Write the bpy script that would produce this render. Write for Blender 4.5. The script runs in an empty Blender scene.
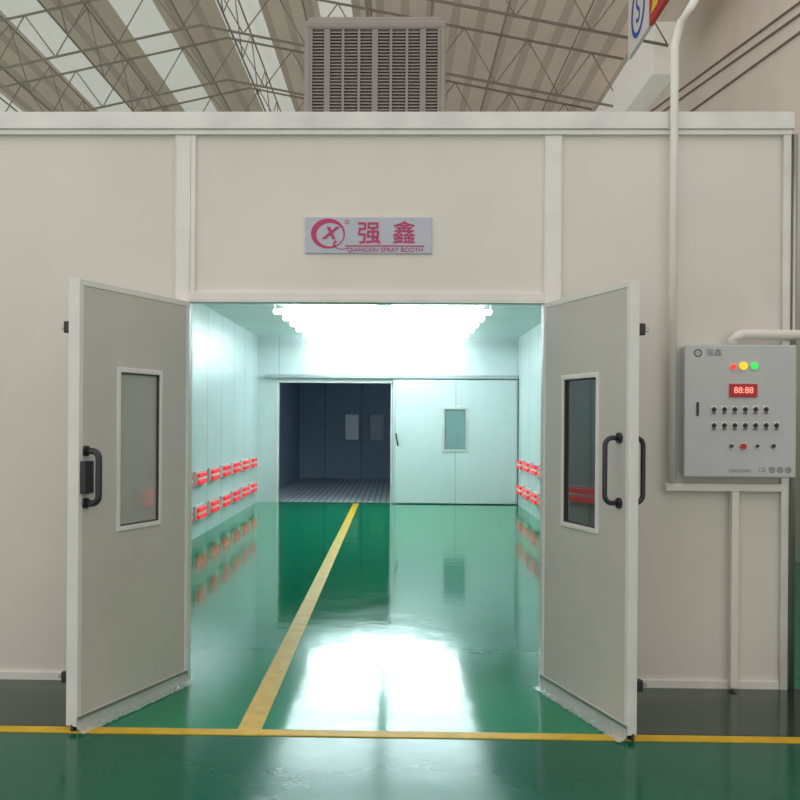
import bpy, bmesh, math, random
from mathutils import Vector, Matrix
random.seed(4)
sc=bpy.context.scene
sc.view_settings.view_transform='Standard'
COL=sc.collection
# ---------------- camera ----------------
F=1000.0; D=6.06; H=1.6
yaw=math.radians(1.35); roll=math.radians(0.4)
R=Matrix.Rotation(yaw,3,'Z')@Matrix.Rotation(math.radians(90),3,'X')@Matrix.Rotation(roll,3,'Z')
C=Vector((0,-D,H))
v=R.transposed()@Vector((0,1,0))
u0=F*v.x/-v.z; v0=F*v.y/-v.z
SX=400+u0-398; SY=20+v0
cd=bpy.data.cameras.new("camera"); cam=bpy.data.objects.new("camera",cd); COL.objects.link(cam)
cd.sensor_width=36; cd.lens=36*F/800; cd.shift_x=SX/800; cd.shift_y=SY/800
cam.matrix_world=Matrix.Translation(C)@R.to_4x4(); sc.camera=cam
cd.clip_end=500
def ray(px,py):
    return R@Vector((px-400+SX,-(py-400)+SY,-F))
def onY(px,py,y):
    d=ray(px,py); return C+d*((y-C.y)/d.y)
def onZ(px,py,z=0):
    d=ray(px,py); return C+d*((z-C.z)/d.z)
def onX(px,py,x):
    d=ray(px,py); return C+d*((x-C.x)/d.x)
# ---------------- materials ----------------
def mat(name,col,rough=0.5,metal=0,noise=0.04,nscale=6,bump=0,spec=0.5,emit=None,estr=0,alpha=None,trans=0,coat=0,ior=1.5):
    m=bpy.data.materials.new(name); m.use_nodes=True
    nt=m.node_tree; b=nt.nodes["Principled BSDF"]
    b.inputs["Roughness"].default_value=rough; b.inputs["Metallic"].default_value=metal
    b.inputs["Specular IOR Level"].default_value=spec; b.inputs["IOR"].default_value=ior
    b.inputs["Transmission Weight"].default_value=trans
    b.inputs["Coat Weight"].default_value=coat
    tc=nt.nodes.new("ShaderNodeTexCoord"); n=nt.nodes.new("ShaderNodeTexNoise")
    n.inputs["Scale"].default_value=nscale; n.inputs["Detail"].default_value=4
    nt.links.new(tc.outputs["Object"],n.inputs["Vector"])
    r=nt.nodes.new("ShaderNodeValToRGB")
    r.color_ramp.elements[0].position=0.3; r.color_ramp.elements[1].position=0.7
    r.color_ramp.elements[0].color=[max(0,c*(1-noise)) for c in col[:3]]+[1]
    r.color_ramp.elements[1].color=[min(1,c*(1+noise)) for c in col[:3]]+[1]
    nt.links.new(n.outputs["Fac"],r.inputs["Fac"]); nt.links.new(r.outputs["Color"],b.inputs["Base Color"])
    if bump:
        bp=nt.nodes.new("ShaderNodeBump"); bp.inputs["Strength"].default_value=bump; bp.inputs["Distance"].default_value=0.01
        nt.links.new(n.outputs["Fac"],bp.inputs["Height"]); nt.links.new(bp.outputs["Normal"],b.inputs["Normal"])
    if emit:
        b.inputs["Emission Color"].default_value=list(emit)+[1]; b.inputs["Emission Strength"].default_value=estr
    if alpha is not None: b.inputs["Alpha"].default_value=alpha
    return m
def seams(m,axis,period,width=0.012,dark=0.6,off=0.0):
    """multiply panel seam lines into base colour (joints between sheets)"""
    nt=m.node_tree; b=nt.nodes["Principled BSDF"]
    src=b.inputs["Base Color"].links[0].from_socket
    tc=nt.nodes.new("ShaderNodeTexCoord"); sp=nt.nodes.new("ShaderNodeSeparateXYZ"); nt.links.new(tc.outputs["Object"],sp.inputs[0])
    a=nt.nodes.new("ShaderNodeMath"); a.operation='ADD'; a.inputs[1].default_value=100*period+off; nt.links.new(sp.outputs[axis],a.inputs[0])
    mo=nt.nodes.new("ShaderNodeMath"); mo.operation='MODULO'; mo.inputs[1].default_value=period; nt.links.new(a.outputs[0],mo.inputs[0])
    lt=nt.nodes.new("ShaderNodeMath"); lt.operation='LESS_THAN'; lt.inputs[1].default_value=width; nt.links.new(mo.outputs[0],lt.inputs[0])
    mx=nt.nodes.new("ShaderNodeMixRGB"); mx.blend_type='MULTIPLY'; mx.inputs[2].default_value=(dark,dark,dark,1)
    nt.links.new(lt.outputs[0],mx.inputs[0]); nt.links.new(src,mx.inputs[1]); nt.links.new(mx.outputs[0],b.inputs["Base Color"])
    return m
M_wall=mat("wall_panel_cream",(0.765,0.735,0.68),0.42,noise=0.07,nscale=0.8)
M_trim=mat("trim_cream_white",(0.85,0.83,0.80),0.35)
M_cap=mat("galvanised_trim",(0.70,0.70,0.68),0.3,metal=0.3,noise=0.12,nscale=3)
M_in=seams(mat("inner_panel_white",(0.64,0.71,0.70),0.35,noise=0.04,nscale=1.0),'Y',1.15,0.04,0.66)
M_inb=seams(mat("back_panel_white",(0.68,0.75,0.74),0.35,noise=0.02),'X',1.15,0.02,0.75)
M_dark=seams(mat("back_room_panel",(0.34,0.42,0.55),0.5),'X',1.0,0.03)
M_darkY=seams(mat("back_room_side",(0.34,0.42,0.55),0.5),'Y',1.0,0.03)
M_door=mat("door_skin",(0.63,0.605,0.565),0.4,noise=0.04,nscale=2)
M_doorfr=mat("door_frame_profile",(0.82,0.81,0.79),0.32)
M_rub=mat("rubber_black",(0.05,0.05,0.05),0.5)
M_blk=mat("handle_black",(0.03,0.03,0.035),0.35)
M_glass=mat("window_glass",(0.50,0.48,0.455),0.02,alpha=0.75,ior=2.6)
M_glassd=mat("window_glass_dark",(0.05,0.055,0.055),0.02,alpha=0.9,ior=2.3)
M_white=mat("white_plastic",(0.86,0.84,0.80),0.35)
M_hous=mat("lamp_cassette_grey",(0.62,0.62,0.60),0.35)
M_box=mat("cabinet_grey",(0.59,0.61,0.625),0.45,noise=0.03)
M_yel=mat("yellow_line_paint",(0.72,0.45,0.02),0.45,noise=0.15,nscale=9,spec=0.25)
M_red=mat("red_paint",(0.60,0.02,0.03),0.4)
M_redg=mat("red_glow",(0.50,0.012,0.025),0.4,emit=(1,0.04,0.05),estr=0.6)
M_logo=mat("logo_red",(0.52,0.035,0.15),0.4)
M_sign=mat("sign_board_grey",(0.51,0.54,0.64),0.35)
M_diff=mat("tube_light",(1,1,1),0.5,emit=(0.80,0.95,1.0),estr=12.5)
M_fillb=mat("back_room_fill_tube",(1,1,1),0.5,emit=(0.7,0.85,1.0),estr=6.5)
M_steel=mat("roof_steel",(0.30,0.26,0.23),0.5,emit=(0.3,0.26,0.23),estr=0.08)  # faint glow added so the steel reads lighter
M_cool=mat("cooler_plastic",(0.31,0.285,0.265),0.5,noise=0.06)
M_cooll=mat("cooler_louver",(0.26,0.235,0.215),0.5)
M_coolg=mat("cooler_grille",(0.28,0.255,0.235),0.5)
M_coold=mat("cooler_pad",(0.28,0.25,0.235),0.8)
M_hall=mat("hall_wall_plaster",(0.74,0.67,0.60),0.8,noise=0.08,nscale=0.8)
M_halld=mat("hall_cable",(0.25,0.17,0.13),0.6)
M_sky=mat("roof_skylight",(0.75,0.73,0.68),0.6,noise=0.1,nscale=0.6,emit=(1,0.97,0.92),estr=0.33)
M_silv=mat("silver_pipe",(0.5,0.5,0.5),0.3,metal=0.8)
M_film=mat("plastic_film",(0.85,0.88,0.88),0.12,alpha=0.45,spec=0.8)
def roofmat():
    m=mat("roof_sheet",(0.50,0.42,0.345),0.6,noise=0.12,nscale=0.5,emit=(0.60,0.51,0.42),estr=0.22)  # sheeting given a soft glow of its own to brighten the roof
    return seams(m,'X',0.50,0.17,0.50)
M_roof=roofmat()
# floor
def floormat(nm,c0,c1,spec=0.4,r0=0.04,r1=0.13,bump=0.07):
    m=bpy.data.materials.new(nm); m.use_nodes=True; nt=m.node_tree; b=nt.nodes["Principled BSDF"]
    tc=nt.nodes.new("ShaderNodeTexCoord")
    n=nt.nodes.new("ShaderNodeTexNoise"); n.inputs["Scale"].default_value=1.1; n.inputs["Detail"].default_value=6
    nt.links.new(tc.outputs["Object"],n.inputs["Vector"])
    r=nt.nodes.new("ShaderNodeValToRGB")
    r.color_ramp.elements[0].position=0.3; r.color_ramp.elements[0].color=c0
    r.color_ramp.elements[1].position=0.72; r.color_ramp.elements[1].color=c1
    nt.links.new(n.outputs["Fac"],r.inputs["Fac"])
    nt.links.new(r.outputs["Color"],b.inputs["Base Color"])
    r2=nt.nodes.new("ShaderNodeMapRange"); r2.inputs["To Min"].default_value=r0; r2.inputs["To Max"].default_value=r1
    n3=nt.nodes.new("ShaderNodeTexNoise"); n3.inputs["Scale"].default_value=3; n3.inputs["Detail"].default_value=8
    nt.links.new(tc.outputs["Object"],n3.inputs["Vector"])
    nt.links.new(n3.outputs["Fac"],r2.inputs["Value"]); nt.links.new(r2.outputs[0],b.inputs["Roughness"])
    n2=nt.nodes.new("ShaderNodeTexNoise"); n2.inputs["Scale"].default_value=3.5; n2.inputs["Detail"].default_value=3
    nt.links.new(tc.outputs["Object"],n2.inputs["Vector"])
    bp=nt.nodes.new("ShaderNodeBump"); bp.inputs["Strength"].default_value=bump; bp.inputs["Distance"].default_value=0.02
    nt.links.new(n2.outputs["Fac"],bp.inputs["Height"]); nt.links.new(bp.outputs["Normal"],b.inputs["Normal"])
    b.inputs["Specular IOR Level"].default_value=spec
    b.inputs["Specular Tint"].default_value=(0.55,1.0,0.80,1)
    return m
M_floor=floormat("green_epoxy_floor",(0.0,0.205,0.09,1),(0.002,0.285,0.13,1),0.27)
M_floor2=floormat("green_epoxy_outer_dim",(0.0,0.085,0.046,1),(0.003,0.125,0.070,1),0.24,0.10,0.2)  # same epoxy, dimmer light outside the booth put into the colour
M_floorshade=floormat("floor_shade_band",(0.014,0.034,0.024,1),(0.03,0.055,0.04,1),0.3,0.1,0.2)  # shade along the booth front put into the floor colour
def gratemat():
    m=mat("steel_grating",(0.62,0.64,0.66),0.5,metal=0.1)
    seams(m,'X',0.12,0.04,0.5); seams(m,'Y',0.24,0.07,0.4); return m
M_grate=gratemat()
# ---------------- mesh builder ----------------
class MB:
    def __init__(s): s.bm=bmesh.new(); s.mats=[]
    def mi(s,m):
        if m not in s.mats: s.mats.append(m)
        return s.mats.index(m)
    def box(s,a,b,m,bev=0.0):
        x0,x1=sorted((a[0],b[0])); y0,y1=sorted((a[1],b[1])); z0,z1=sorted((a[2],b[2]))
        vs=[s.bm.verts.new(p) for p in [(x0,y0,z0),(x1,y0,z0),(x1,y1,z0),(x0,y1,z0),(x0,y0,z1),(x1,y0,z1),(x1,y1,z1),(x0,y1,z1)]]
        fs=[s.bm.faces.new([vs[i] for i in q]) for q in [(0,3,2,1),(4,5,6,7),(0,1,5,4),(1,2,6,5),(2,3,7,6),(3,0,4,7)]]
        k=s.mi(m)
        for f in fs: f.material_index=k
        if bev>0:
            es=set(e for f in fs for e in f.edges)
            r=bmesh.ops.bevel(s.bm,geom=list(es),offset=bev,segments=2,affect='EDGES',profile=0.5,material=k)
            for f in r['faces']: f.material_index=k
        return s
    def poly(s,pts,m):
        f=s.bm.faces.new([s.bm.verts.new(p) for p in pts]); f.material_index=s.mi(m); return s
    def prism(s,pts,z0,z1,m):
        k=s.mi(m); A=[s.bm.verts.new((p[0],p[1],z0)) for p in pts]; B=[s.bm.verts.new((p[0],p[1],z1)) for p in pts]
        fs=[s.bm.faces.new(A),s.bm.faces.new(B)]+[s.bm.faces.new([A[i],A[(i+1)%len(A)],B[(i+1)%len(A)],B[i]]) for i in range(len(A))]
        for f in fs: f.material_index=k
        return s
    def tube(s,pts,r,m,n=10,caps=True):
        pts=[Vector(p) for p in pts]; k=s.mi(m); rings=[]
        for i,p in enumerate(pts):
            if i==0: t=pts[1]-p
            elif i==len(pts)-1: t=p-pts[i-1]
            else: t=(pts[i+1]-p).normalized()+(p-pts[i-1]).normalized()
            t.normalize()
            up=Vector((0,0,1)) if abs(t.z)<0.9 else Vector((0,1,0))
            a=t.cross(up).normalized(); b=t.cross(a).normalized()
            if rings and a.dot(pa)<0 : a,b=-a,-b
            pa=a
            rings.append([s.bm.verts.new(p+a*r*math.cos(2*math.pi*j/n)+b*r*math.sin(2*math.pi*j/n)) for j in range(n)])
        for A,B in zip(rings,rings[1:]):
            for j in range(n):
                f=s.bm.faces.new([A[j],A[(j+1)%n],B[(j+1)%n],B[j]]); f.material_index=k; f.smooth=True
        if caps:
            for rr in (rings[0],rings[-1]):
                f=s.bm.faces.new(rr); f.material_index=k
        return s
    def ring(s,c,ax,ay,rx,ry,w,th,m,n=40,a0=0,a1=2*math.pi):
        c=Vector(c); ax=Vector(ax); ay=Vector(ay); nz=ax.cross(ay).normalized()*th; k=s.mi(m)
        full=abs(a1-a0-2*math.pi)<1e-4; N=n if full else n+1; L=[]
        wf=w if callable(w) else (lambda a:w)
        for i in range(N):
            a=a0+(a1-a0)*i/n; ww=wf(a)
            o=c+ax*rx*math.cos(a)+ay*ry*math.sin(a); q=c+ax*(rx-ww)*math.cos(a)+ay*(ry-ww)*math.sin(a)
            L.append([s.bm.verts.new(o+nz),s.bm.verts.new(q+nz),s.bm.verts.new(q),s.bm.verts.new(o)])
        for i in range(n):
            A=L[i];B=L[(i+1)%N]
            for j in range(4):
                f=s.bm.faces.new([A[j],A[(j+1)%4],B[(j+1)%4],B[j]]); f.material_index=k
        return s
    def obj(s,name,parent=None,origin=None,**kw):
        bmesh.ops.recalc_face_normals(s.bm,faces=s.bm.faces[:])
        o=Vector(origin) if origin is not None else Vector((0,0,0))
        if origin is not None: bmesh.ops.translate(s.bm,verts=s.bm.verts[:],vec=-o)
        me=bpy.data.meshes.new(name); s.bm.to_mesh(me); s.bm.free()
        for m in s.mats: me.materials.append(m)
        ob=bpy.data.objects.new(name,me); COL.objects.link(ob); ob.location=o
        if parent: ob.parent=parent
        for k,v in kw.items(): ob[k]=v
        return ob
def empty(name,loc,rot=0,**kw):
    e=bpy.data.objects.new(name,None); e.empty_display_size=0.1; COL.objects.link(e); e.location=loc; e.rotation_euler=(0,0,rot)
    for k,v in kw.items(): e[k]=v
    return e
def text(name,body,size,loc,m,parent=None,rot=(math.radians(90),0,0),ext=0.001,shear=0,sx=1,align='CENTER',bold=0):
    cu=bpy.data.curves.new("t",'FONT'); cu.body=body; cu.size=size; cu.extrude=ext; cu.align_x=align; cu.align_y='CENTER'; cu.shear=shear; cu.offset=bold*size
    t=bpy.data.objects.new("t",cu); COL.objects.link(t); bpy.context.view_layer.update()
    me=bpy.data.meshes.new_from_object(t.evaluated_get(bpy.context.evaluated_depsgraph_get()))
    bpy.data.objects.remove(t)
    me.materials.clear(); me.materials.append(m)
    o=bpy.data.objects.new(name,me); COL.objects.link(o); o.location=loc; o.rotation_euler=rot; o.scale=(sx,1,1)
    if parent: o.parent=parent
    return o
ST=dict(kind="structure")
# ---------------- key coordinates ----------------
XL=onY(189,500,0).x; XR=onY(542,500,0).x
ZT=(onY(190,301,0).z+onY(542,301,0).z)/2
ZW=(onY(190,131,0).z+onY(640,131,0).z)/2
XE=onY(785,400,0).x
YB=onZ(400,503.5).y           # back wall
XIL=onY(257,480,YB).x; XIR=min(onY(523,480,YB).x,XE-0.03)
ZC=3.18
T=0.08
XFL=XIL-0.1
YL=onZ(400,735).y
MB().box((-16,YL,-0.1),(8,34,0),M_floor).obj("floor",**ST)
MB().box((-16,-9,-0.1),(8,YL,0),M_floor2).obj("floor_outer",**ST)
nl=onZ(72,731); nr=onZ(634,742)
MB().prism([(-10,YL+0.06),(nl.x,YL+0.06),(XL-0.03,-0.03),(XL-0.03,-0.005),(-10,-0.005)],0,0.003,M_floorshade).obj("floor_shade",**ST)  # dark strips painted where the floor lies in shade
MB().prism([(7,YL+0.06),(nr.x,YL+0.06),(XR+0.03,-0.03),(XR+0.03,-0.005),(7,-0.005)],0,0.003,M_floorshade).obj("floor_shade_side",**ST)
# painted lines
MB().box((-10,YL-0.045,0.0),(7,YL+0.045,0.005),M_yel).obj("trim_1",**ST)
a=onZ(239,727); b=onZ(263,727); c=onZ(353,505.5); d=onZ(357.5,505.5)
xc=(a.x+b.x)/2; w=(b.x-a.x)/2
mb=MB(); 
mb.poly([(xc-w,YL+0.045,0.004),(xc+w,YL+0.045,0.004),((c.x+d.x)/2+w*0.9,YB-0.1,0.004),((c.x+d.x)/2-w*0.9,YB-0.1,0.004)],M_yel)
mb.obj("trim_2",**ST)
# front wall
mb=MB()
mb.box((-6,0,0),(XL-0.0,T,ZW),M_wall)
mb.box((XR,0,0),(XE,T,ZW),M_wall)
mb.box((XL,0,ZT),(XR,T,ZW),M_wall)
mb.obj("wall_front",**ST)
zc1=onY(400,114,0).z
mb=MB(); mb.box((-6,-0.05,ZW),(XE+0.03,T+0.03,zc1),M_cap,0.004); mb.box((-6,-0.035,ZW-0.03),(XE+0.02,0,ZW),M_trim,0.003)
mb.obj("trim_3",**ST)
x1=onY(176,200,0).x; x2=onY(196,200,0).x
def vtrim(xa,xb,z0,z1,nm,y=-0.022,m=M_trim):
    mb=MB(); mb.box((xa,y,z0),(xb,0,z1),m,0.004); mb.box((xa+0.0,y-0.003,z0),(xa+0.006,y,z1),M_cap); mb.box((xb-0.006,y-0.003,z0),(xb,y,z1),M_cap); return mb.obj(nm,**ST)
vtrim(x1,XL,0,ZW-0.03,"trim_4"); 
MB().box((XL,-0.022,ZT+0.05),(x2,0,ZW-0.03),M_trim,0.003).obj("trim_5",**ST)
x4=onY(561,200,0).x
vtrim(XR,x4,0,ZW-0.03,"trim_6")
zl=ZT+0.05
mb=MB(); mb.box((XL,-0.03,ZT-0.0),(XR,0,zl),M_trim,0.004); mb.box((XL,-0.034,ZT-0.012),(XR,0.08,ZT),M_cap)
mb.obj("trim_7",**ST)
vtrim(XE-0.03,XE+0.012,0,ZW-0.03,"trim_8",-0.03,M_cap)
mb=MB(); mb.box((-6,-0.02,0),(x1,0,0.05),M_trim,0.003); mb.obj("baseboard_left",**ST)
mb=MB(); mb.box((x4,-0.02,0),(XE-0.03,0,0.05),M_trim,0.003); mb.obj("baseboard_right",**ST)
# side walls of booth
MB().box((XFL,T,0),(XIL,21.6,ZW),M_in).obj("wall_left",**ST)
MB().box((XIR,T,0),(XE,21.6,ZW),M_in).obj("wall_right",**ST)
MB().box((XIL,T,ZC),(XIR,YB+8.2,ZC+0.08),M_in).obj("ceiling",**ST)
# back wall with doorway
dl=onY(279,450,YB).x; dr=onY(392,450,YB).x; dt=onY(335,383,YB).z
mb=MB(); mb.box((XIL,YB,0),(dl,YB+0.1,ZC),M_inb); mb.box((dr,YB,0),(XIR,YB+0.1,ZC),M_inb); mb.box((dl,YB,dt),(dr,YB+0.1,ZC),M_inb)
mb.obj("wall_back",**ST)
mb=MB(); 
for (p,q) in [((dl-0.05,YB-0.02,0),(dl,YB+0.12,dt)),((dr-0.03,YB-0.02,0),(dr+0.0,YB+0.12,dt)),((dl-0.05,YB-0.02,dt-0.0),(dr,YB+0.12,dt+0.05))]: mb.box(p,q,M_trim,0.004)
mb.obj("trim_9",**ST)
zt=onY(400,377,YB-0.1).z
mb=MB(); mb.box((XIL+0.15,YB-0.14,zt-0.03),(XIR-0.02,YB,zt+0.04),mat("track_metal",(0.45,0.5,0.5),0.4,metal=0.3),0.006)
mb.obj("trim_10",**ST)
# sliding door panel
sl=onY(393,450,YB-0.1).x; sr=onY(517,450,YB-0.1).x
wx0=onY(443,430,YB-0.1).x; wx1=onY(467,430,YB-0.1).x; wz0=onY(455,451,YB-0.1).z; wz1=onY(455,408,YB-0.1).z
e=empty("sliding_door",((sl+sr)/2,YB-0.1,0),label="white insulated sliding door with a small window below its rail",category="sliding door")
def L(e,p): return (p[0]-e.location.x,p[1]-e.location.y,p[2]-e.location.z)
mb=MB(); ya,yb=YB-0.12,YB-0.04
for p,q in [((sl,ya,0.02),(wx0,yb,zt-0.05)),((wx1,ya,0.02),(sr,yb,zt-0.05)),((wx0,ya,0.02),(wx1,yb,wz0)),((wx0,ya,wz1),(wx1,yb,zt-0.05))]:
    mb.box(L(e,p),L(e,q),M_inb)
mb.obj("door_panel",e)
def frame(x0,x1,z0,z1,y0,y1,w,m,off=(0,0,0)):
    mb=MB(); o=Vector(off)
    for p,q in [((x0,y0,z0),(x0+w,y1,z1)),((x1-w,y0,z0),(x1,y1,z1)),((x0+w,y0,z0),(x1-w,y1,z0+w)),((x0+w,y0,z1-w),(x1-w,y1,z1))]:
        mb.box(Vector(p)-o,Vector(q)-o,m,min(0.004,w*0.2))
    return mb
frame(wx0-0.02,wx1+0.02,wz0-0.02,wz1+0.02,ya-0.02,ya+0.01,0.05,M_cap,e.location).obj("window_frame",e)
MB().box(L(e,(wx0,ya+0.02,wz0)),L(e,(wx1,ya+0.03,wz1)),mat("window_pane_green",(0.25,0.38,0.36),0.08)).obj("window_pane",e)
hx=onY(396,440,YB-0.1).x; hz=onY(396,440,YB-0.1).z
mb=MB(); mb.tube([L(e,(hx,ya,hz+0.12)),L(e,(hx,ya-0.07,hz+0.1)),L(e,(hx+0.03,ya-0.08,hz-0.08)),L(e,(hx+0.04,ya,hz-0.1))],0.014,M_blk,8); mb.obj("handle",e)
# back room
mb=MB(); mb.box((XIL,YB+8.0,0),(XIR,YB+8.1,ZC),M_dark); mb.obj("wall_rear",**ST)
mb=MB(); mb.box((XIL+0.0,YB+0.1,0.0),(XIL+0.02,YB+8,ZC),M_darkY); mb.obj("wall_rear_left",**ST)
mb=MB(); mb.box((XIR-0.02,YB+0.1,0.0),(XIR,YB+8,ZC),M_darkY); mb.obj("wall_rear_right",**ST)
MB().box((XIL+0.02,YB+0.12,0.0),(XIR-0.02,YB+8,0.006),M_grate).obj("floor_grating",**ST)
YR=YB+8.0
M_pane=mat("pane_pale",(0.65,0.72,0.8),0.2,emit=(0.6,0.7,0.8),estr=0.05)
M_pane2=mat("pane_grey",(0.45,0.52,0.60),0.2)
for i,(pa,pb,ma) in enumerate([(344,360,M_pane),(369,385,M_pane2)]):
    xa=onY(pa,430,YR).x; xb=onY(pb,430,YR).x; za=onY(350,441,YR).z; zb=onY(350,413,YR).z
    mb=frame(xa,xb,za,zb,YR-0.05,YR-0.001,0.04,M_dark); mb.box((xa+.04,YR-0.03,za+.04),(xb-.04,YR-0.01,zb-.04),ma); mb.obj("window_%d"%(i+1),**ST)
# interior ceiling lights : bare twin-tube battens hung just under the ceiling
first={}
def add_light(x,y,W=1.5,md=None,z=None,rot=0):
    md=md or M_diff; z=ZC if z is None else z
    key=(round(W,2),md.name)
    if key not in first:
        e=empty("ceiling_light",(x,y,z),label="twin bare fluorescent tubes on slim white batten under ceiling",category="ceiling light",group="fluorescent tube lights under the booth ceiling")
        hw=W/2; mb=MB()
        mb.box((-hw,-0.02,-0.03),(hw,0.02,0),M_white,0.004)
        for sx_ in (-1,1): mb.box((sx_*hw,-0.015,-0.13),(sx_*(hw-0.015),0.015,-0.03),M_white,0.003)
        h=mb.obj("batten",e); ts=[]
        for k in (-0.08,0.08):
            mb=MB(); mb.tube([(-hw,k,-0.13),(hw,k,-0.13)],0.024,md,8); ts.append(mb.obj("tube",e))
        e.rotation_euler=(rot,0,0)
        first[key]=(e,[h]+ts)
    else:
        e=first[key][0].copy(); e.location=(x,y,z); COL.objects.link(e); e.rotation_euler=(rot,0,0)
        for c in first[key][1]:
            k=c.copy(); k.parent=e; COL.objects.link(k)
    if rot: e["label"]="added twin fluorescent tubes on slim batten, washing end wall"
for y in (3.4,5.6): 
    for x in (-0.98,0.56): add_light(x,y)
for i,(y,xx) in enumerate(((7.4,0.78),(8.3,0.76),(9.2,0.75),(10.1,0.75),(11.0,0.73),(11.8,0.72),(12.5,0.71))): 
    for sg in (-1,1): add_light(-0.22+sg*xx,y,1.36)
for z in (3.02,2.84,2.68):  # wall tubes added to wash the upper end wall with light
    wv={3.02:0.85,2.84:0.6,2.68:0.0}[z]
    if wv:
        for x in (-0.25-wv,-0.25+wv): add_light(x,YB,1.15,z=z,rot=math.radians(-90))
    else: add_light(-0.25,YB,1.15,z=z,rot=math.radians(-90))
add_light(-1.2,YB+2.5,1.5,md=M_fillb); add_light(0.6,YB+4.5,1.5,md=M_fillb)  # unseen tube lights added to brighten the back room
# red heater cassettes on inner walls
fc=None
def cassette(x,y,z,s):
    global fc
    if fc is None:
        e=empty("wall_lamp",(0,0,0),label="short white infrared lamp cassette with red front bars",category="heater lamp",group="red heater lamps in rows along booth walls")
        b=MB(); b.box((0,-0.30,-0.10),(0.04,0.30,0.10),M_hous,0.008); b.box((0.04,-0.27,-0.012),(0.075,0.27,0.015),M_white,0.004)
        h=b.obj("housing",e); rs=[]
        for (za,zb_) in ((0.018,0.075),(-0.075,-0.02)):
            r=MB(); r.box((0.04,-0.26,za),(0.085,0.26,zb_),M_redg,0.012); rs.append(r.obj("red_bar",e))
        fc=(e,[h]+rs)
    else:
        e=fc[0].copy(); COL.objects.link(e)
        for c in fc[1]:
            k=c.copy(); k.parent=e; COL.objects.link(k)
    e.location=(x,y,z); e.rotation_euler=(0,0,0 if s>0 else math.pi)
zr1=onX(222,471,XIL).z; zr2=onX(222,501,XIL).z
for z in (zr1,zr2):
    for i in range(13):
        cassette(XIL,YB-0.8-i*0.98,z,1); cassette(XIR,YB-0.8-i*0.98,z,-1)
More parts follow.
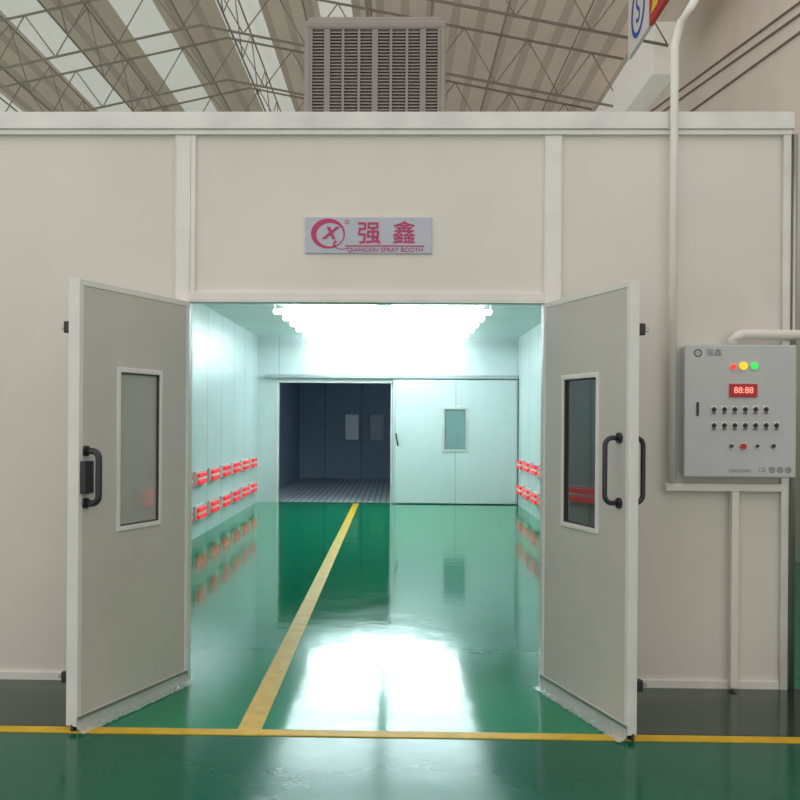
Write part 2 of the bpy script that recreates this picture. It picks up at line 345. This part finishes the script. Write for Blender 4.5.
# ---------------- door leaves ----------------
def leaf(nm,hx,near_px,s,wpx,wpy,hpy,hpx,lab,t,hr,pr):
    hinge=Vector((hx,-0.03,0)); P=onZ(*near_px); dv=(P-hinge); W=dv.length; dv.normalize()
    th=math.atan2(dv.y,dv.x); nrm=Vector((-dv.y,dv.x,0))
    e=empty(nm,hinge,th,kind="structure",label=lab,category="door")
    Minv=Matrix.Rotation(-th,3,'Z')
    def loc(px,py):
        d=ray(px,py); t=(hinge-C).dot(nrm)/d.dot(nrm); return Minv@(C+d*t-hinge)
    Hh=ZT-0.015; yi=0; yo=-s*t
    u=sorted([loc(wpx[0],450).x,loc(wpx[1],450).x]); z0=loc(sum(wpx)/2,wpy[1]).z; z1=loc(sum(wpx)/2,wpy[0]).z
    zb=0.03
    mb=MB()
    for p,q in [((0.03,yi,zb),(u[0],yo,Hh)),((u[1],yi,zb),(W-0.03,yo,Hh)),((u[0],yi,zb),(u[1],yo,z0)),((u[0],yi,z1),(u[1],yo,Hh))]: mb.box(p,q,M_door)
    mb.obj("door_panel",e)
    mb=MB(); k=s*0.004
    for p,q in [((0,yi+k,zb),(0.03,yo-k,Hh+0.004)),((W-0.035,yi+k,zb),(W,yo-k,Hh+0.004)),((0.03,yi+k,Hh-0.03),(W-0.035,yo-k,Hh+0.004)),((0.03,yi+k,zb),(W-0.035,yo-k,zb+0.05))]: mb.box(p,q,M_doorfr,0.003)
    mb.obj("door_frame",e)
    frame(u[0]-0.022,u[1]+0.022,z0-0.022,z1+0.022,*sorted((yi+s*0.010,yo-s*0.010)),0.026,M_doorfr).obj("window_frame",e)
    frame(u[0],u[1],z0,z1,*sorted((yi+s*0.002,yi-s*0.012)),0.011,M_rub).obj("window_gasket",e)
    MB().box((u[0],yi-s*0.012,z0),(u[1],yi-s*0.018,z1),M_glassd if s<0 else M_glass).obj("window_glass",e)
    mb=MB(); mb.box((0.0,yi+s*0.01,0.004),(W,yi+s*0.004,0.08),M_silv,0.001); mb.box((0.0,yi-s*0.02,0.002),(W,yi-s*0.035,0.04),M_rub,0.001); mb.obj("door_sweep",e)
    mb=MB(); k=mb.mi(M_film); N=90; rows=[]
    for j in range(6):
        row=[]
        for i in range(N+1):
            x=0.02+(W-0.0)*i/N; q=j/5
            yy=s*(0.014+0.05*q*q+random.uniform(-0.006,0.006)*q)
            zz=0.06*(1-q)**1.5+0.005+random.uniform(0,0.006)*q
            row.append(mb.bm.verts.new((x,yy,zz)))
        rows.append(row)
    for A,B in zip(rows,rows[1:]):
        for i in range(N):
            f=mb.bm.faces.new([A[i],A[i+1],B[i+1],B[i]]); f.material_index=k
    mb.obj("plastic_film",e,label="clear crinkled plastic film")
    ux=loc(hpx,470).x; zz0=loc(hpx,hpy[1]).z; zz1=loc(hpx,hpy[0]).z
    for sd,y0 in (((s,yi),(-s,yo)) if s<0 else ((s,yi),)):
        mb=MB()
        for z in (zz0+0.02,zz1-0.02): mb.tube([(ux,y0,z),(ux,y0+sd*0.014,z)],0.028,M_blk,14)
        if s>0: mb.box((ux-0.03,y0,zz0+0.07),(ux+0.045,y0+sd*0.035,zz1-0.07),M_blk,0.006)
        r=0.04
        pts=[(ux,y0,zz0+0.02),(ux,y0+sd*(pr-r),zz0+0.02)]
        for i in range(1,6):
            a=math.pi/2*i/5; pts.append((ux,y0+sd*(pr-r+r*math.sin(a)),zz0+0.02+r*(1-math.cos(a))))
        for i in range(0,6):
            a=math.pi/2*i/5; pts.append((ux,y0+sd*(pr-r+r*math.cos(a)),zz1-0.02-r+r*math.sin(a)))
        pts+=[(ux,y0,zz1-0.02)]
        mb.tube(pts,hr,M_blk,12); mb.obj("handle",e)
    for z in (0.27,Hh-0.24):
        mb=MB(); mb.box((W-0.06,yo,z-0.03),(W-0.01,yo-s*0.045,z+0.03),M_blk,0.006); mb.box((W-0.045,yo-s*0.045,z-0.012),(W-0.03,yo-s*0.075,z+0.012),M_silv,0.003); mb.obj("latch",e)
    for z in (0.25,1.1,Hh-0.25):
        mb=MB(); mb.tube([(-0.012,yo,z-0.06),(-0.012,yo,z+0.06)],0.012,M_cap,10); mb.box((-0.01,yo,z-0.05),(0.05,yo-s*0.006,z+0.05),M_cap); mb.obj("hinge",e)
    return e
leaf("door_1",XL,(76,733),1,(119,159),(373,524),(447,507),85,"cream insulated double-door leaf standing open, window and black pull handle",0.06,0.017,0.085)
leaf("door_2",XR,(628,742),-1,(564,597),(378,526),(434,507),620,"cream insulated double-door leaf standing open, dark window and black D-shaped handles",0.045,0.013,0.085)
# ---------------- sign ----------------
a=onY(305,253,-0.02); b=onY(432,217,-0.02)
sx=(a.x+b.x)/2; W=b.x-a.x; z0=a.z; z1=b.z; Hs=z1-z0
e=empty("sign_board",(sx,0,z0),label="pale lilac sign with red oval emblem and red Chinese characters",category="sign")
MB().box((-W/2,-0.015,0),(W/2,0,Hs),M_sign,0.003).obj("board",e)
def sp(px,py): p=onY(px,py,-0.016); return (p.x-sx,-0.017,p.z-z0)
mb=MB(); c=sp(328,233.5); s1=0.00606
mb.ring(c,(1,0,0),(0,0,1),17*s1,15*s1,lambda a:(3.4+2.2*math.cos(a-2.6))*s1,-0.003,M_logo)
mb.ring(sp(342,244),(1,0,0),(0,0,1),9*s1,5.5*s1,lambda a:(1.8+1.1*math.sin(a*1.0))*s1,-0.003,M_logo,n=16,a0=math.pi*0.75,a1=math.pi*1.7)
mb.ring(sp(347,222),(1,0,0),(0,0,1),2.2*s1,2.2*s1,0.7*s1,-0.002,M_logo,n=14)
mb.obj("emblem",e)
q=sp(329,233.5); text("lettering","X",16*s1,q,M_logo,e,shear=0.35,ext=0.002,bold=0.04)
q=sp(369,234.3); text("lettering","强",24*s1,q,M_logo,e,ext=0.002,bold=0.010)
q=sp(404,234.3); text("lettering","鑫",24*s1,q,M_logo,e,ext=0.002,bold=0.005)
a1=sp(345,245.8); b1=sp(424,245.8)
MB().box((a1[0],-0.019,a1[2]+0.003),(b1[0],-0.015,a1[2]-0.003),M_logo).obj("underline",e)
q=sp(385,250); text("lettering","QIANGXIN SPRAY BOOTH",6*s1,q,M_logo,e,sx=1.06)
# ---------------- control cabinet ----------------
YC=-0.14
a=onY(684,477,YC); b=onY(797,345,YC); W=b.x-a.x; Hs=b.z-a.z; sx=(a.x+b.x)/2; z0=a.z; kp=W/113
e=empty("control_cabinet",(sx,0,z0),label="grey wall-mounted control cabinet with indicator lamps, red display and switches",category="control box")
mb=MB(); mb.box((-W/2+0.01,YC+0.02,0.008),(W/2-0.01,-0.001,Hs-0.008),M_box,0.006); mb.obj("body",e)
mb=MB(); mb.box((-W/2,YC,0),(W/2,YC+0.022,Hs),M_box,0.008)
mb.obj("door",e)
def cp(px,py,dy=0): p=onY(px,py,YC); return Vector((p.x-sx,YC-dy,p.z-z0))
def lamp(px,py,r,m,nm,h=0.012,col=None):
    p=cp(px,py); mb=MB(); mb.tube([p,p+Vector((0,-h*0.5,0))],r*1.25,M_cap,16); mb.tube([p,p+Vector((0,-h,0)),p+Vector((0,-h*1.35,0))],r,m,16); return mb.obj(nm,e)
M_ly=mat("lamp_amber",(0.9,0.55,0.02),0.3,emit=(1,0.65,0.02),estr=0.7); M_lyg=mat("lamp_orange",(0.85,0.06,0.02),0.3,emit=(1,0.05,0.02),estr=0.6); M_lg=mat("lamp_green",(0.02,0.7,0.10),0.3,emit=(0.02,1,0.12),estr=0.6)
lamp(733,367,2.8*kp,M_lyg,"indicator_lamp"); lamp(743,366,4.0*kp,M_ly,"indicator_lamp"); lamp(754,366,3.4*kp,M_lg,"indicator_lamp")
p=cp(729,397); q=cp(757,384); MB().box(p,(q.x,YC-0.012,q.z),M_red,0.003).obj("display",e)
q=cp(743,390.5,0.0125); text("display_digits","88:88",9*kp,q,mat("digit_glow",(1,0.4,0.3),0.4,emit=(1,0.35,0.25),estr=0.9),e)
def switch(px,py):
    p=cp(px,py); mb=MB(); mb.box((p.x-3*kp,YC-0.006,p.z-4*kp),(p.x+3*kp,YC,p.z+4*kp),M_white,0.002)
    mb.tube([(p.x,YC-0.004,p.z+0.5*kp),(p.x,YC-0.016,p.z+0.5*kp)],2.3*kp,M_blk,14); mb.box((p.x-0.8*kp,YC-0.024,p.z-2*kp),(p.x+0.8*kp,YC-0.014,p.z+3*kp),M_blk,0.001)
    mb.box((p.x-2.2*kp,YC-0.0075,p.z-3.7*kp),(p.x+2.2*kp,YC-0.005,p.z-2.5*kp),M_blk)
    mb.obj("switch",e)
for i in range(6): switch(713.5+i*10.4,410)
for i in range(7): switch(713.5+i*10.4,426)
lamp(731,446,1.8*kp,M_blk,"button"); lamp(743,446.5,3*kp,M_red,"button"); lamp(757,446,1.6*kp,M_blk,"button"); lamp(773,446,2*kp,M_blk,"button")
mb=MB(); p=cp(697.5,409); mb.box((p.x-1.2*kp,YC-0.008,p.z-7*kp),(p.x+1.2*kp,YC,p.z+7*kp),M_blk,0.002); mb.obj("lock_handle",e)
M_lg2=mat("faded_logo",(0.62,0.30,0.33),0.4)
mb=MB(); p=cp(698,353); mb.ring(p,(1,0,0),(0,0,1),4*kp,4*kp,1*kp,-0.002,M_lg2,n=20); mb.obj("emblem",e)
text("lettering","X",5*kp,cp(698,353,0.001),M_lg2,e,shear=0.3); M_gt=mat("grey_print",(0.30,0.30,0.31),0.5)
text("lettering","强鑫",8*kp,cp(714,353,0.001),M_gt,e)
text("lettering","CE",6.5*kp,cp(762,470,0.001),M_gt,e); text("lettering","QIANGXIN",4.5*kp,cp(740,471,0.001),M_gt,e)
for pxx in (772,780,788):
    mb=MB(); mb.ring(cp(pxx,470),(1,0,0),(0,0,1),3*kp,3*kp,0.8*kp,-0.001,M_gt,n=18); mb.ring(cp(pxx,470),(1,0,0),(0,0,1),1.2*kp,1.2*kp,0.6*kp,-0.001,M_gt,n=10); mb.obj("certification_mark",e)
# ---------------- ducts and pipes ----------------
r=0.024; yp=-0.051-r
px=onY(673,300,yp).x
zA=onY(674,487,yp).z
pts=[(px,yp,zA+0.03),(px,yp,3.3)]; q=onY(673,70,yp); pts.append((px,yp,q.z))
for (a,b) in [(675,45),(681,22),(690,8),(702,-12)]:
    w=onY(a,b,yp); pts.append((w.x,yp,w.z))
MB().tube(pts,r,M_white,14).obj("conduit_pipe",label="white plastic conduit running up booth wall and bending away",category="pipe")
xb=onY(733,600,-0.04).x
mb=MB(); mb.box((px-0.03,-0.065,zA-0.025),(XE-0.035,-0.021,zA+0.022),M_white,0.005); mb.box((xb-0.022,-0.075,0.02),(xb+0.022,-0.021,zA-0.025),M_white,0.005)
mb.obj("cable_trunking",label="white square cable trunking below the control cabinet",category="cable trunking")
w1=onY(733,340,-0.08)
pts=[(w1.x,-0.08,z0+Hs+0.003),(w1.x,-0.08,w1.z+0.0),(w1.x+0.02,-0.08,w1.z+0.025),(w1.x+0.06,-0.08,w1.z+0.035),(w1.x+0.75,-0.08,w1.z+0.03)]
MB().tube(pts,0.03,M_white,14).obj("feed_pipe",label="white pipe elbow entering top of the control cabinet",category="pipe")
xs=onY(792,300,0.0).x+0.01
MB().tube([(xs,-0.0,0.0),(xs,0.0,3.33)],0.018,M_silv,12).obj("silver_pipe",label="thin galvanised vertical pipe beside booth corner",category="pipe")
# ---------------- evaporative cooler on booth roof ----------------
yc=0.6
a=onY(304,112,yc); b=onY(446,14,yc); W=b.x-a.x; sx=(a.x+b.x)/2; zt_=b.z; zb_=ZC+0.085
e=empty("air_cooler",(sx,yc,zb_),label="grey-brown louvred evaporative air cooler standing on booth roof",category="air cooler")
h=zt_-zb_; dp=W
mb=MB(); w2=W/2
mb.box((-w2+0.04,0.03,0),(w2-0.04,dp-0.03,0.06),M_coold,0.01)
mb.box((-w2,0,0.06),(w2,dp,0.12),M_cool,0.015)
for sxn in (-1,1):
    for yy in (0,dp-0.12): mb.box((sxn*w2,yy,0.12),(sxn*(w2-0.045),yy+0.12,h-0.08),M_cool,0.012)
mb.box((-w2+0.035,0.045,0.12),(w2-0.035,dp-0.06,h-0.08),M_coold)
mb.obj("body",e)
mb=MB(); mb.box((-w2-0.003,-0.003,h-0.10),(w2+0.003,dp+0.003,h-0.035),M_cool,0.02); mb.box((-w2+0.02,0.02,h-0.06),(w2-0.02,dp-0.02,h),M_cool,0.025)
mb.obj("top_cover",e)
mb=MB(); ax,bx=-w2+0.045,w2-0.045; zs,ze=0.12,h-0.10
nn=38
for i in range(nn):
    z=zs+(ze-zs)*(i+0.5)/nn
    mb.poly([(ax,0.006,z-0.010),(bx,0.006,z-0.010),(bx,0.026,z+0.013),(ax,0.026,z+0.013)],M_cooll)
    mb.box((ax,0.004,z-0.012),(bx,0.009,z-0.004),M_coolg)
for i in range(9):
    x=ax+(bx-ax)*i/8; wv=0.020 if i in (1,4,7) else 0.009
    mb.box((x-wv,-0.004,zs),(x+wv,0.02,ze),M_coolg)
mb.obj("louver_panel",e)
for sxn in (-1,1):
    mb=MB()
    for i in range(nn):
        z=zs+(ze-zs)*(i+0.5)/nn; mb.box((sxn*(w2-0.004),0.13,z-0.013),(sxn*(w2-0.02),dp-0.13,z-0.003),M_cool)
    mb.obj("louver_panel",e)
# ---------------- hall shell ----------------
XH=4.6
MB().box((XH,-4,0),(XH+0.2,34,9.0),M_hall).obj("wall_hall_right",**ST)
MB().box((-16,33.8,0),(XH,34,11),M_hall).obj("wall_hall_rear",**ST)
xr,zr=-4.0,10.6
def zroof(x): return 8.9+(x-XH)/(xr-XH)*(zr-8.9) if x>xr else zr-(xr-x)/12*2.6
mb=MB()
edges=[XH,3.4,2.2,1.7,0.2,-1.0,-1.7,-3.0,-4.0,-5.2,-6.0,-7.2,-8.0,-9.6,-10.4,-13,-16]
for i,(p,q) in enumerate(zip(edges,edges[1:])):
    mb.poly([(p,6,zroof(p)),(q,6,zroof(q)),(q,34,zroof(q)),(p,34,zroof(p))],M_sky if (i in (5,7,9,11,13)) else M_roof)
mb.obj("ceiling_hall",**ST)
def truss(y,n,dz):
    mb=MB(); 
    def zt(x): return zroof(x)-0.18
    def zb(x): return zroof(x)-dz
    xs=[XH-0.2+( -15.5-XH)*i/n for i in range(n+1)]
    for f in (zt,zb): mb.tube([(x,y,f(x)) for x in (xs[0],xr,xs[-1])],0.026,M_steel,6)
    for i in range(n):
        mb.tube([(xs[i],y,zb(xs[i])),((xs[i]+xs[i+1])/2,y,zt((xs[i]+xs[i+1])/2))],0.014,M_steel,5)
        mb.tube([((xs[i]+xs[i+1])/2,y,zt((xs[i]+xs[i+1])/2)),(xs[i+1],y,zb(xs[i+1]))],0.014,M_steel,5)
    return mb.obj("roof_truss",label="brown steel lattice roof truss spanning the hall",category="roof truss",group="roof trusses of the hall")
for y in (10.5,13.8,17.0,20.5,25): truss(y,16,1.15)
for i,x in enumerate((3.4,2.0,0.6,-0.6,-2.0,-3.4,-4.8,-6.4,-8.0,-9.6)):
    mb=MB(); z=zroof(x)-0.12; mb.tube([(x,8,z),(x,33,z)],0.02,M_steel,6)
    if i in (3,5,7,8):
        zb=z-1.0; mb.tube([(x,8,zb),(x,33,zb)],0.022,M_steel,6); yy=8.2
        while yy<29: mb.tube([(x,yy,zb),(x,yy+1.2,z)],0.013,M_steel,5); mb.tube([(x,yy+1.2,z),(x,yy+2.4,zb)],0.013,M_steel,5); yy+=2.4
    mb.obj("roof_purlin",label="brown steel purlin running under the hall roof",category="roof beam",group="purlins under the hall roof")
# cables on right wall
for k,(A,B) in enumerate([((650,112),(800,2)),((662,112),(800,14)),((690,112),(800,32))]):
    a=onX(*A,XH-0.02); b=onX(*B,XH-0.02); d=(b-a); MB().tube([a-d*0.15,b+d*0.3],0.014,M_halld,6).obj("wall_cable",label="thin brown cable fixed along the hall wall",category="cable",group="cables on the hall wall")
# pale glowing box added for the bright patch of the hall wall
XD=4.2
p=onX(590,100,XD); q=onX(652,90,XD); za=onX(620,118,XD).z; zb2=onX(620,72,XD).z
MB().box((XD,q.y,za),(XH-0.001,p.y,zb2),mat("pale_box_glow",(0.9,0.88,0.84),0.4,emit=(1,0.98,0.93),estr=0.15),0.02).obj("pale_wall_box",label="pale box added for bright patch of the hall wall",category="wall patch")
# banner boards
XS=3.55
a=onX(628,30,XS); b=onX(649,20,XS); c=onX(672,5,XS)
zb=onX(640,40,XS).z; 
e=empty("hanging_sign",(XS,(a.y+c.y)/2,zb),label="white and red hanging sign with blue round emblem under hall roof",category="sign")
my=b.y-e.location.y; ya=a.y-e.location.y; yc2=c.y-e.location.y
MB().box((0,my,0),(0.06,ya,1.05),mat("sign_white",(0.85,0.85,0.85),0.5),0.005).obj("white_board",e)
MB().box((0,yc2,0),(0.06,my,1.05),M_red,0.005).obj("red_board",e)
M_blue=mat("emblem_blue",(0.03,0.10,0.5),0.5)
rr=min(0.42,(ya-my)/2*0.85)
cm=(-0.003,(my+ya)/2,0.5)
mb=MB(); mb.ring(cm,(0,-1,0),(0,0,1),rr,0.40,0.08,0.004,M_blue); mb.obj("emblem",e)
text("emblem","S",0.6,(-0.006,cm[1],0.5),M_blue,e,rot=(math.radians(90),0,math.radians(-90)))
M_sy=mat("sign_yellow",(0.9,0.65,0.03),0.5)
mb=MB(); mb.poly([(-0.005,my-0.12,0.12),(-0.005,my-0.5,0.12),(-0.005,my-0.62,0.42),(-0.005,my-0.3,0.42)],M_sy); mb.obj("yellow_stripe",e)
mb=MB()
for y in (ya-0.1,yc2+0.1): mb.tube([(0.03,y,1.04),(0.03,y,zroof(XS)-zb-0.02)],0.015,M_steel,6)
mb.obj("hanger_rod",e)
# ---------------- light ----------------
w=bpy.data.worlds.new("world"); sc.world=w; w.use_nodes=True
bg=w.node_tree.nodes["Background"]; bg.inputs[0].default_value=(1.0,0.955,0.90,1); bg.inputs[1].default_value=0.97
